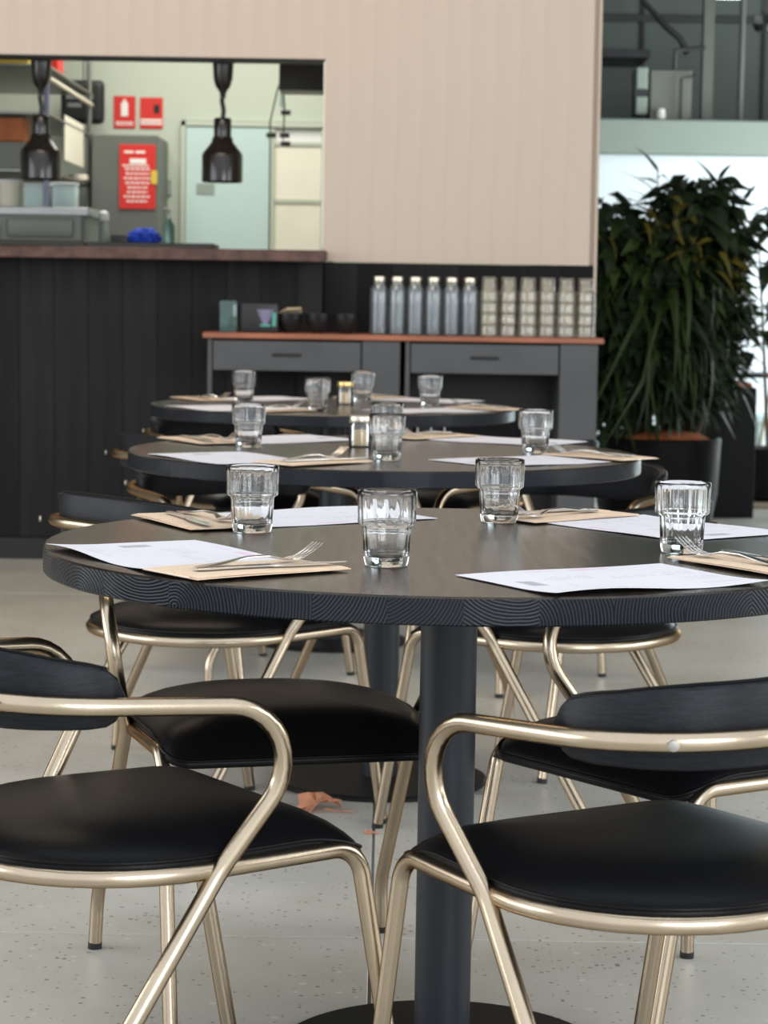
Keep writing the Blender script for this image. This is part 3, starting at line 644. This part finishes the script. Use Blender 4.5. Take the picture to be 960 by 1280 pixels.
gl = [
 ((.004, 3.045), 'clear ribbed tumbler at the front middle of the nearest table'),
 ((-.195, 3.448), 'clear ribbed tumbler left on the nearest table, before the golden armrest'),
 ((.181, 3.660), 'clear ribbed tumbler at the far side of the nearest table'),
 ((.418, 3.262), 'clear ribbed tumbler at the right of the nearest table by a fork'),
 ((.004, 4.985), 'clear tumbler at the front middle of the middle table'),
 ((.003, 5.50), 'clear tumbler behind the front one on the middle table'),
 ((-.312, 5.330), 'clear tumbler at the left of the middle table'),
 ((.340, 5.290), 'clear tumbler at the right of the middle table'),
 ((-.459, 7.56), 'clear tumbler at the left of the farthest table'),
 ((-.205, 7.02), 'clear tumbler at the front of the farthest table left of the jar'),
 ((-.077, 7.66), 'clear tumbler right behind the jar on the farthest table'),
 ((.140, 7.44), 'clear tumbler at the right of the farthest table')]
for (p, lab) in gl: tag(link('tumbler', tum, None, (p[0], p[1], .7502)), lab, 'glass', 'tumblers on the tables')
ci = 0
for sx in range(6):
    xx = .402 + sx * .0762
    for k in range(4):
        o = link('stacked_tumbler', tum_s, None, (xx, 9.27 + .014 * (sx % 2), .9425 + .0992 + k * .0448)); o.rotation_euler = (PI, 0, .3 * sx)
        nm = ['first', 'second', 'third', 'fourth', 'fifth', 'sixth'][sx]; lv = ['bottom', 'second from bottom', 'third from bottom', 'top'][k]
        tag(o, '%s upturned tumbler in the %s stack right of the bottles' % (lv, nm), 'glass', 'stacked tumblers on the console')

# jars
def jar(x, y, lab, lid, s=1.):
    t = thing('sugar_jar', lab, 'jar', (x, y, .7502))
    part('jar_glass', MB().lathe([(.0, 0), (.025, 0), (.0275, .003), (.0275, .050), (.024, .056), (.024, .068), (.0225, .068), (.0225, .057), (.0255, .050), (.0255, .004), (.0, .003)], 40), 'jarglass', t)
    part('sugar', MB().lathe([(0, .0035), (.0248, .0045), (.0248, .036), (.012, .039), (0, .040)], 32), 'sugar', t)
    part('lid', MB().lathe([(.0255, .056), (.0262, .058), (.0262, .069), (.025, .0715), (0, .0715)], 36, mod=lambda i, a: 1 + .01 * math.cos(a * 36)), lid, t)
jar(-.058, 5.41, 'small sugar jar with a silver lid on the middle table', 'lid')
jar(-.130, 7.47, 'small sugar jar with a gold lid on the farthest table', 'lidgold')

# bottles on console
bt_gl = MB().lathe([(0, 0), (.033, 0), (.0362, .004), (.0362, .165), (.034, .180), (.024, .196), (.0225, .200), (.0225, .212), (.0205, .212), (.0205, .200), (.022, .195), (.031, .179), (.0337, .165), (.0337, .008), (0, .006)], 40).mesh('bottle_glass', M['bottle_glass'], 50)
bt_cap = MB().lathe([(.0235, .204), (.0245, .206), (.0245, .226), (.0235, .2285), (0, .2285)], 28).mesh('cap', M['lid'], 40)
bt_wat = MB().lathe([(0, .0065), (.0334, .0085), (.0334, .150), (0, .150)], 32).mesh('paper_liner', mat('pale_blue_water', (.75, .87, .93), 0., trans=1., ior=1.33), 50)
for i, x in enumerate([-.040, .033, .108, .180, .250, .305]):
    x = -.033 + i * .0716
    t = thing('glass_bottle', '%s clear capped bottle on the console, left of the stacked tumblers' % ['leftmost', 'second from left', 'third from left', 'fourth from left', 'fifth from left', 'rightmost'][i], 'bottle', (x, 9.27, .9425), 0, 'bottles on the console')
    link('bottle_body', bt_gl, t); link('cap', bt_cap, t)
# dark items at left end of console
t = thing('glass_vase', 'teal tinted square glass at the left end of the console', 'glass', (-.628, 9.30, .9425))
part('glass_wall', MB().bbox(-.034, .034, -.034, .034, 0, .125, .006, 2), 'tealglass', t)
t = thing('glass_front_box', 'black box with teal and pale parts on the console left end', 'device', (-.505, 9.30, .9425))  # dark glass-fronted box holding a pale cup and teal glass
part('case', MB().bbox(-.07, .075, -.05, .05, 0, .115, .006, 2), 'blackplastic', t)
part('pale_cup', MB().lathe([(.020, .030), (.040, .092), (0, .092)], 20, (.025, -.03, 0)), 'lilac', t)
part('teal_strip', MB().bbox(.052, .068, -.053, -.049, .025, .080, .001, 1), 'teal', t, 0)
part('teal_strip', MB().bbox(.005, .045, -.053, -.049, .024, .034, .001, 1), 'teal', t, 0)
for i, x in enumerate([-.383, -.273, -.163]):
    t = thing('black_bowl', '%s of three black bowls on the console' % ['leftmost', 'middle', 'rightmost'][i], 'bowl', (x, 9.30, .9425), 0, 'black bowls on the console')
    part('bowl_wall', MB().lathe([(0, 0), (.022, 0), (.036, .018), (.050, .045), (.053, .078), (.050, .078), (.046, .045), (.034, .022), (0, .008)], 32), 'bowl', t)
t = thing('sauce_sachets', 'small heap of pale sticks on top of the leftmost black bowl', 'sticks', (-.385, 9.30, 1.021))
for k in range(5): part('stick', MB().tube([(-.045 + .008 * k, -.01 * k, .001 + .004 * k), (.045, .02 - .012 * k, .003 + .004 * k)], .0045, 6), 'wood', t)

# ------------------------------------------------------------------ tables
def table(i, lab):
    cx, cyy = TC[i]; t = thing('round_table', lab, 'table', (cx, cyy, 0), 0, 'round dining tables')
    R_ = .575
    part('tabletop', MB().lathe([(0, .7146), (R_ - .002, .7146), (R_, .7166), (R_, .7475), (R_ - .0025, .75), (0, .75)], 160), 'top', t, 30)
    part('post', MB().lathe([(.0405, .012), (.0405, .704), (0, .704)], 40), 'post', t)
    part('base_plate', MB().lathe([(0, 0), (.243, 0), (.245, .002), (.245, .009), (.240, .012), (0, .013)], 72), 'base', t, 30)
    part('mounting_plate', MB().lathe([(0, .704), (.19, .704), (.19, .7145), (0, .7145)], 36), 'post', t, 30)
    return t
table(0, 'nearest round dark wood dining table on a black column')
table(1, 'middle round dark wood dining table behind the nearest one')
t3 = table(2, 'farthest round dark wood dining table before the console cabinets')
for k in range(4): part('bolt', MB().lathe([(0, 0), (.006, 0), (.006, .004), (.003, .006), (.003, .020), (0, .020)], 10, (.22 + .040 * k, -.515 + .010 * k, .6946)), 'screw', t3)

# ------------------------------------------------------------------ place settings
def menu_mesh(curl):
    mb = MB(); nx, ny, L, W = 16, 12, .322, .228; vs = []; th = .0005
    for side in (0, 1):
        for j in range(ny + 1):
            for i in range(nx + 1):
                u = i / nx - .5; v = j / ny - .5
                z = .0006 + curl * .06 * max(0, -v - .1) ** 2 * (1 + math.sin(u * 6 + 3.6)) + .0008 * math.sin(u * 7) * math.cos(v * 5) + .0008
                z = max(.0004, z); vs.append((u * L, v * W, z + side * th))
    n1 = (nx + 1) * (ny + 1); fs = []
    for j in range(ny):
        for i in range(nx):
            a = j * (nx + 1) + i; fs += [(a, a + nx + 1, a + nx + 2, a + 1), (n1 + a, n1 + a + 1, n1 + a + nx + 2, n1 + a + nx + 1)]
    for i in range(nx):
        for (r, fl_) in ((0, 0), (ny, 1)):
            a = r * (nx + 1) + i; q = (a, a + 1, n1 + a + 1, n1 + a); fs.append(q if not fl_ else q[::-1])
    for j in range(ny):
        for (c_, fl_) in ((0, 1), (nx, 0)):
            a = j * (nx + 1) + c_; b = a + nx + 1; q = (a, b, n1 + b, n1 + a); fs.append(q if not fl_ else q[::-1])
    mb.add(vs, fs); return mb.mesh('menu', M['menu'], 60)
menus = [menu_mesh(.3), menu_mesh(.05)]
def napkin_meshes():
    k = MB(); n = 14; L = .235; W = .125
    def sheet(L, W, z, th, wob, x0=0):
        vs = []; fs = []
        for i in range(n + 1):
            s = i / n; y = (s - .5) * L; zz = z + wob * (math.sin(s * 5.3) * .5 + .5)
            for xx in (-W / 2, W / 2): vs += [(x0 + xx, y, zz), (x0 + xx, y, zz + th)]
        for i in range(n):
            a = i * 4; b = a + 4; fs += [(a, a + 2, b + 2, b), (a + 1, b + 1, b + 3, a + 3), (a, b, b + 1, a + 1), (a + 2, a + 3, b + 3, b + 2)]
        fs += [(0, 1, 3, 2), (n * 4, n * 4 + 2, n * 4 + 3, n * 4 + 1)]
        return vs, fs
    k.add(*sheet(L, W, .0003, .0008, .0010)); k.add(*sheet(L * .985, W * .96, .0014, .0007, .0016, -.001))
    t2 = MB(); t2.add(*sheet(L * 1.01, W * .80, .0011, .0004, .0013, -.008))
    k2 = MB(); k2.add(*sheet(L * .97, W * .42, .0023, .0006, .0016, .028))
    return k.mesh('sleeve', M['kraft'], 40), t2.mesh('tissue', M['tissue'], 40), k2.mesh('flap', M['kraft'], 40)
nk, nt_, nf = napkin_meshes()
def strip(mb, pts):   # pts: (x centre, y, z, half width, half thickness)
    n = 8; vs = []; fs = []
    for (x, y, z, w, h) in pts:
        for k in range(n):
            a = 2 * PI * k / n + PI / n; vs.append((x + w * math.cos(a) * 1.05, y, z + h * math.sin(a)))
    for i in range(len(pts) - 1):
        for k in range(n): fs.append((i * n + k, i * n + (k + 1) % n, (i + 1) * n + (k + 1) % n, (i + 1) * n + k))
    fs += [tuple(reversed(range(n))), tuple((len(pts) - 1) * n + k for k in range(n))]
    return mb.add(vs, fs)
def fork_mesh():
    mb = MB(); strip(mb, [(0, -.100, .0020, .0075, .0012), (0, -.092, .0020, .0100, .0016), (0, -.06, .0045, .0072, .0016), (0, -.02, .0095, .0038, .0018), (0, .015, .0090, .0030, .0020), (0, .030, .0055, .0065, .0015), (0, .042, .0030, .0115, .0012), (0, .053, .0026, .0125, .0011)])
    for k in range(4):
        x = (-.0098, -.0033, .0033, .0098)[k]
        strip(mb, [(x, .051, .0027, .0026, .0010), (x, .065, .0050, .0019, .0009), (x, .082, .0120, .0016, .0008), (x, .099, .0215, .0011, .0006)])
    return mb.mesh('fork', M['steel'], 50)
def knife_mesh():
    mb = MB(); strip(mb, [(0, -.105, .0028, .0070, .0020), (0, -.095, .0028, .0085, .0027), (0, -.04, .0030, .0070, .0026), (0, .0, .0030, .0062, .0026), (0, .006, .0030, .0085, .0012), (.001, .04, .0030, .0095, .0009), (.001, .075, .0030, .0092, .0008), (.003, .098, .0030, .0060, .0006), (.006, .110, .0030, .0015, .0005)])
    return mb.mesh('knife', M['steel'], 50)
fk, kn = fork_mesh(), knife_mesh()
def R(d): return math.radians(d)
T23 = (TC[2][0] - TC[1][0], TC[2][1] - TC[1][1])
S1 = [((-.280, 3.112), 32, (-.172, 2.950), 38, 0), ((.288, 2.925), 120, (.500, 3.095), 121, 0), ((-.112, 3.69), -55, (-.285, 3.565), -62, 1), ((.43, 3.60), -143, (.285, 3.745), -140, 1)]
S2 = [((-.330, 4.965), 33, (-.150, 4.855), 46, 1), ((.290, 5.010), 127, (.475, 5.160), 133, 1), ((-.245, 5.62), -52, (-.430, 5.500), -58, 1), ((.30, 5.70), -122, (.110, 5.80), -135, 1)]
S3 = [((a[0] + T23[0], a[1] + T23[1]), b, (c[0] + T23[0], c[1] + T23[1]), d, e) for a, b, c, d, e in S2]
where = ['left front', 'right front', 'left back', 'right back']; tn = ['nearest', 'middle', 'farthest']
for ti, S in enumerate((S1, S2, S3)):
    for k, (mc, mh, nc, nh, cu) in enumerate(S):
        pl_ = '%s of the %s table' % (where[k], tn[ti])
        o = link('menu', menus[cu], None, (mc[0], mc[1], .7501)); o.rotation_euler = (0, 0, R(mh - 90)); tag(o, 'white printed paper menu at the ' + pl_, 'menu', 'menus on the tables')
        rz = R(nh - 90); ca, sa = math.cos(rz), math.sin(rz)
        t = thing('napkin', 'folded kraft napkin sleeve at the ' + pl_, 'napkin', (nc[0], nc[1], .7529), rz, 'kraft napkins')
        link('sleeve', nk, t); link('tissue', nt_, t); link('flap', nf, t)
        fo = (-.020, .022) if ti else ((-.018, .030), (-.02, .035), (-.02, -.0), (-.015, .03))[k]
        o = link('fork', fk, None, (nc[0] + fo[0] * ca - fo[1] * sa, nc[1] + fo[0] * sa + fo[1] * ca, .7574)); o.rotation_euler = (0, 0, rz + R(4)); tag(o, 'steel fork on the kraft napkin at the ' + pl_, 'fork', 'forks on napkins')
        ko = (.022, .018)
        o = link('knife', kn, None, (nc[0] + ko[0] * ca - ko[1] * sa, nc[1] + ko[0] * sa + ko[1] * ca, .7574)); o.rotation_euler = (0, 0, rz - R(6)); tag(o, 'steel knife on the kraft napkin at the ' + pl_, 'knife', 'knives on napkins')

# ------------------------------------------------------------------ chairs
TR = .0112
ZF = .420
arm_pts = fillet([(0, -.505, .64), (.229, -.505, .64), (.286, -.078, .616), (.2365, -.210, ZF), (.246, -.444, .09), (.250, -.448, 0)], [0, .165, .078, .12, .1, 0], 10)
sf_pts = fillet([(0, -.446, ZF), (.243, -.446, ZF), (.2135, .002, ZF), (.213, .085, 0)], [0, .206, .046, 0], 10)
def mirror(p): return [Vector((-q.x, q.y, q.z)) for q in p]
def chair_proto():
    t = thing('dining_armchair', 'x', 'chair')
    # split arm curve at the seat joint (lowest bend) and the seat frame at the front bend
    js = min(range(len(arm_pts)), key=lambda i: (arm_pts[i] - Vector((.2365, -.212, ZF))).length)
    up = arm_pts[:js + 1]; dn = arm_pts[js:]
    af = part('arm_frame', MB().tube(list(reversed(mirror(up)))[:-1] + up, TR, 16), 'metal', t)
    ks = max(i for i, p in enumerate(sf_pts) if p.z > ZF - .030)
    ring = sf_pts[:ks + 1]; leg = sf_pts[ks:]
    sfm = part('seat_frame', MB().tube(list(reversed(mirror(ring)))[:-1] + ring, TR, 16), 'metal', t)
    for sgn in (1, -1):
        f = (lambda p: p) if sgn == 1 else mirror
        for (pp, nm) in ((dn, 'leg'), (leg, 'leg')):
            q = f(pp); d = (q[-1] - q[-2]).normalized(); q2 = q[:-1] + [q[-1] - d * .008]
            lg = part('leg', MB().tube(q2, TR, 16), 'metal', t)
            part('foot_cap', MB().tube([q[-1] - d * .011, q[-1]], TR * 1.06, 14), 'rubber', lg)
        jp = f([Vector((.2365, -.212, ZF))])[0]
        part('weld', MB().tube([jp + Vector((-.022 * sgn, 0, .0)), jp], [.0075, .006], 10), 'weld', sfm)
    # screws on the outside of the rail
    for sgn in (1, -1):
        p = Vector((.193 * sgn, -.486, .6395)); nrm = Vector((.56 * sgn, -.83, 0)).normalized()
        part('screw', MB().tube([p + nrm * (TR - .003), p + nrm * (TR + .0012), p + nrm * (TR + .0018)], [.0062, .0062, .0035], 12), 'screw', af)
    # backrest: sweep inside the rail
    half = []
    for a, b in zip(up[:-1], up[1:]):
        n = max(1, int((b - a).length / .012))
        for k in range(n): half.append(a + (b - a) * k / n)
    half = [p for p in half if p.y < -.335]
    path = list(reversed(mirror(half)))[:-1] + half
    N = len(path); vs = []; fs = []; prof = []
    pipe_top = []
    for i, p in enumerate(path):
        a = path[max(0, i - 1)]; b = path[min(N - 1, i + 1)]; T = (b - a); T.z = 0; T.normalize(); nr = Vector((-T.y, T.x, 0))   # points inward (towards +y)
        if nr.y < 0 and abs(p.x) < .1: nr = -nr
        u = abs(2 * i / (N - 1) - 1); k = max(0.0, 1 - u ** 22) ** .5
        zt = p.z + .012 + (.047 - .020 * u ** 3) * k; zb = p.z - .006 - (.030 - .008 * u ** 3) * k
        zc = p.z + .006
        zt = zc + (zt - zc) * max(k ** .6, .3); zb = zc + (zb - zc) * max(k ** .6, .3)
        th = .020; base = p + nr * (TR + .0005); q = []
        for (o_, z) in ((.003, zb), (th - .003, zb), (th, zb + .004), (th, zt - .004), (th - .004, zt), (.004, zt), (0, zt - .004), (0, zb + .004)):
            # the pad leans back a little towards its top
            q.append(Vector((base.x, base.y, 0)) + nr * (o_ - (z - zc) * .10) + Vector((0, 0, z)))
        vs += q; pipe_top.append(Vector((base.x, base.y, 0)) + nr * (th * .5 - (zt - zc) * .10) + Vector((0, 0, zt + .0005)))
    for i in range(N - 1):
        for k in range(8): fs.append((i * 8 + k, i * 8 + (k + 1) % 8, (i + 1) * 8 + (k + 1) % 8, (i + 1) * 8 + k))
    fs += [tuple(reversed(range(8))), tuple((N - 1) * 8 + k for k in range(8))]
    br = part('backrest', MB().add(vs, fs), 'ply', t, 50)
    part('piping', MB().tube(pipe_top[2:-2], .0028, 8), 'leather', br)
    # cushion
    ring_o = list(reversed(mirror(ring)))[:-1] + ring
    ol = [p for p in ring_o if p.y < -.03]
    out = [Vector((p.x, p.y, 0)) for p in ol]
    front = fillet([out[-1], (.210, .024, 0), (-.210, .024, 0), out[0]], [0, .04, .04, 0], 6)
    # densify
    poly = out + front[1:-1]; den = []
    for a, b in zip(poly, poly[1:] + poly[:1]):
        n = max(1, int((b - a).length / .02))
        for k in range(n): den.append(a + (b - a) * k / n)
    c = Vector((0, -.21, 0)); ND = len(den); rings = [(0.02, 1), (.25, 1), (.45, 1), (.62, 1), (.76, 1), (.86, 1), (.93, 1), (.975, 1), (1.0, 1), (1.012, 0), (1.0, -1), (.94, -1)]
    vs = []
    for (s, top) in rings:
        for p in den:
            q = c + (p - c) * s; y = q.y
            drop = .030 * max(0, (y + .085) / .115) ** 2
            if top == 1: z = .4365 + .034 * max(0, 1 - s ** 4) ** .72
            elif top == 0: z = .4305
            else: z = .4255
            vs.append(Vector((q.x, q.y, z - drop)))
    fs = []
    for i in range(len(rings) - 1):
        for k in range(ND): fs.append((i * ND + k, i * ND + (k + 1) % ND, (i + 1) * ND + (k + 1) % ND, (i + 1) * ND + k))
    fs += [tuple(range(ND)), tuple((len(rings) - 1) * ND + k for k in range(ND))]
    st = part('seat', MB().add(vs, fs), 'leather', t, 80)
    pp = []
    for p in den:
        q = c + (p - c) * 1.004; drop = .030 * max(0, (q.y + .085) / .115) ** 2; pp.append(Vector((q.x, q.y, .4375 - drop)))
    part('piping', MB().tube(pp, .0024, 8, closed=True), 'leather', st)
    return t
proto = chair_proto()
chairs = [
 (-.149, 3.036, .602, 'black seated steel armchair at lower left, closest left one'),
 (.213, 2.934, 2.129, 'black seated steel armchair at lower right, closest right one'),
 (-.117, 3.483, -1.307, 'steel armchair under the left back of the nearest table, facing the camera'),
 (.313, 3.383, -2.499, 'steel armchair at the right back of the nearest table, mostly behind the closest right one'),
 (-.202, 4.914, .766, 'steel armchair at the left front of the middle table'),
 (.190, 4.898, 2.514, 'steel armchair at the right front of the middle table'),
 (-.170, 5.352, -.933, 'steel armchair at the left back of the middle table with golden armrest'),
 (.253, 5.444, -2.232, 'steel armchair at the right back of the middle table, brown sheen on its backrest'),
 (-.290, 6.830, .69, 'steel armchair at the left front of the farthest table'),
 (.140, 6.850, 2.45, 'steel armchair at the right front of the farthest table'),
 (-.345, 7.460, -.93, 'steel armchair at the left back of the farthest table'),
 (.085, 7.560, -2.2, 'steel armchair at the right back of the farthest table')]
for i, (x, y, th, lab) in enumerate(chairs):
    o = proto if i == 0 else copy_tree(proto)
    o.location = (x, y, 0); o.rotation_euler = (0, 0, th - PI / 2); tag(o, lab, 'chair', 'steel armchairs around the tables')

# ------------------------------------------------------------------ dry leaf on the floor
def dry_leaf(s):
    out = [(0, -.5), (.12, -.32), (.42, -.42), (.33, -.18), (.62, -.10), (.40, .06), (.55, .32), (.25, .25), (.18, .52), (0, .34), (-.2, .55), (-.22, .26), (-.5, .34), (-.36, .08), (-.65, -.05), (-.34, -.18), (-.42, -.4), (-.12, -.3)]
    out = [(x * (.72 + .28 * .55 / math.hypot(x, y)), y * (.72 + .28 * .55 / math.hypot(x, y))) for x, y in out]
    mb = MB(); vs = []; n = len(out)
    for top in (0, 1):
        vs.append((0, 0, .012 * s / .1 + top * .001))
        for r in (.5, 1.0):
            for (x, y) in out:
                z = .020 * math.sin(x * r * 5 + 1) + .030 * (r * math.hypot(x, y)) ** 2 + .018 * abs(math.sin(math.atan2(y, x) * 2.5)) * r
                vs.append((x * r * s, y * r * s, (z - .004) * s * 9 + top * .001))
    m_ = 1 + 2 * n; fs = []
    for top in (0, 1):
        o_ = top * m_
        for k in range(n):
            a = o_ + 1 + k; b = o_ + 1 + (k + 1) % n; fs += [(o_, a, b), (a, a + n, b + n, b)]
    for k in range(n):
        a = 1 + n + k; b = 1 + n + (k + 1) % n; fs.append((a, b, b + m_, a + m_))
    return mb.add(vs, fs)
t = thing('dry_leaf', 'dry orange-brown curled maple leaf on the floor by the middle base plate', 'leaf', (-.135, 4.945, .001), .5)
part('blade', dry_leaf(.098), 'autumn', t, 25)
part('stalk', MB().tube([(0, -.035, .006), (.02, -.06, .004), (.05, -.075, .003)], .0016, 6), 'autumn', t)
t = thing('dry_leaf', 'tiny dry leaf scrap on the floor joint right of the maple leaf', 'leaf', (-.02, 4.72, .001), 1.0)
part('blade', dry_leaf(.018), 'autumn', t, 25); part('stalk', MB().tube([(0, -.008, .002), (.012, -.02, .002)], .0012, 6), 'autumn', t)
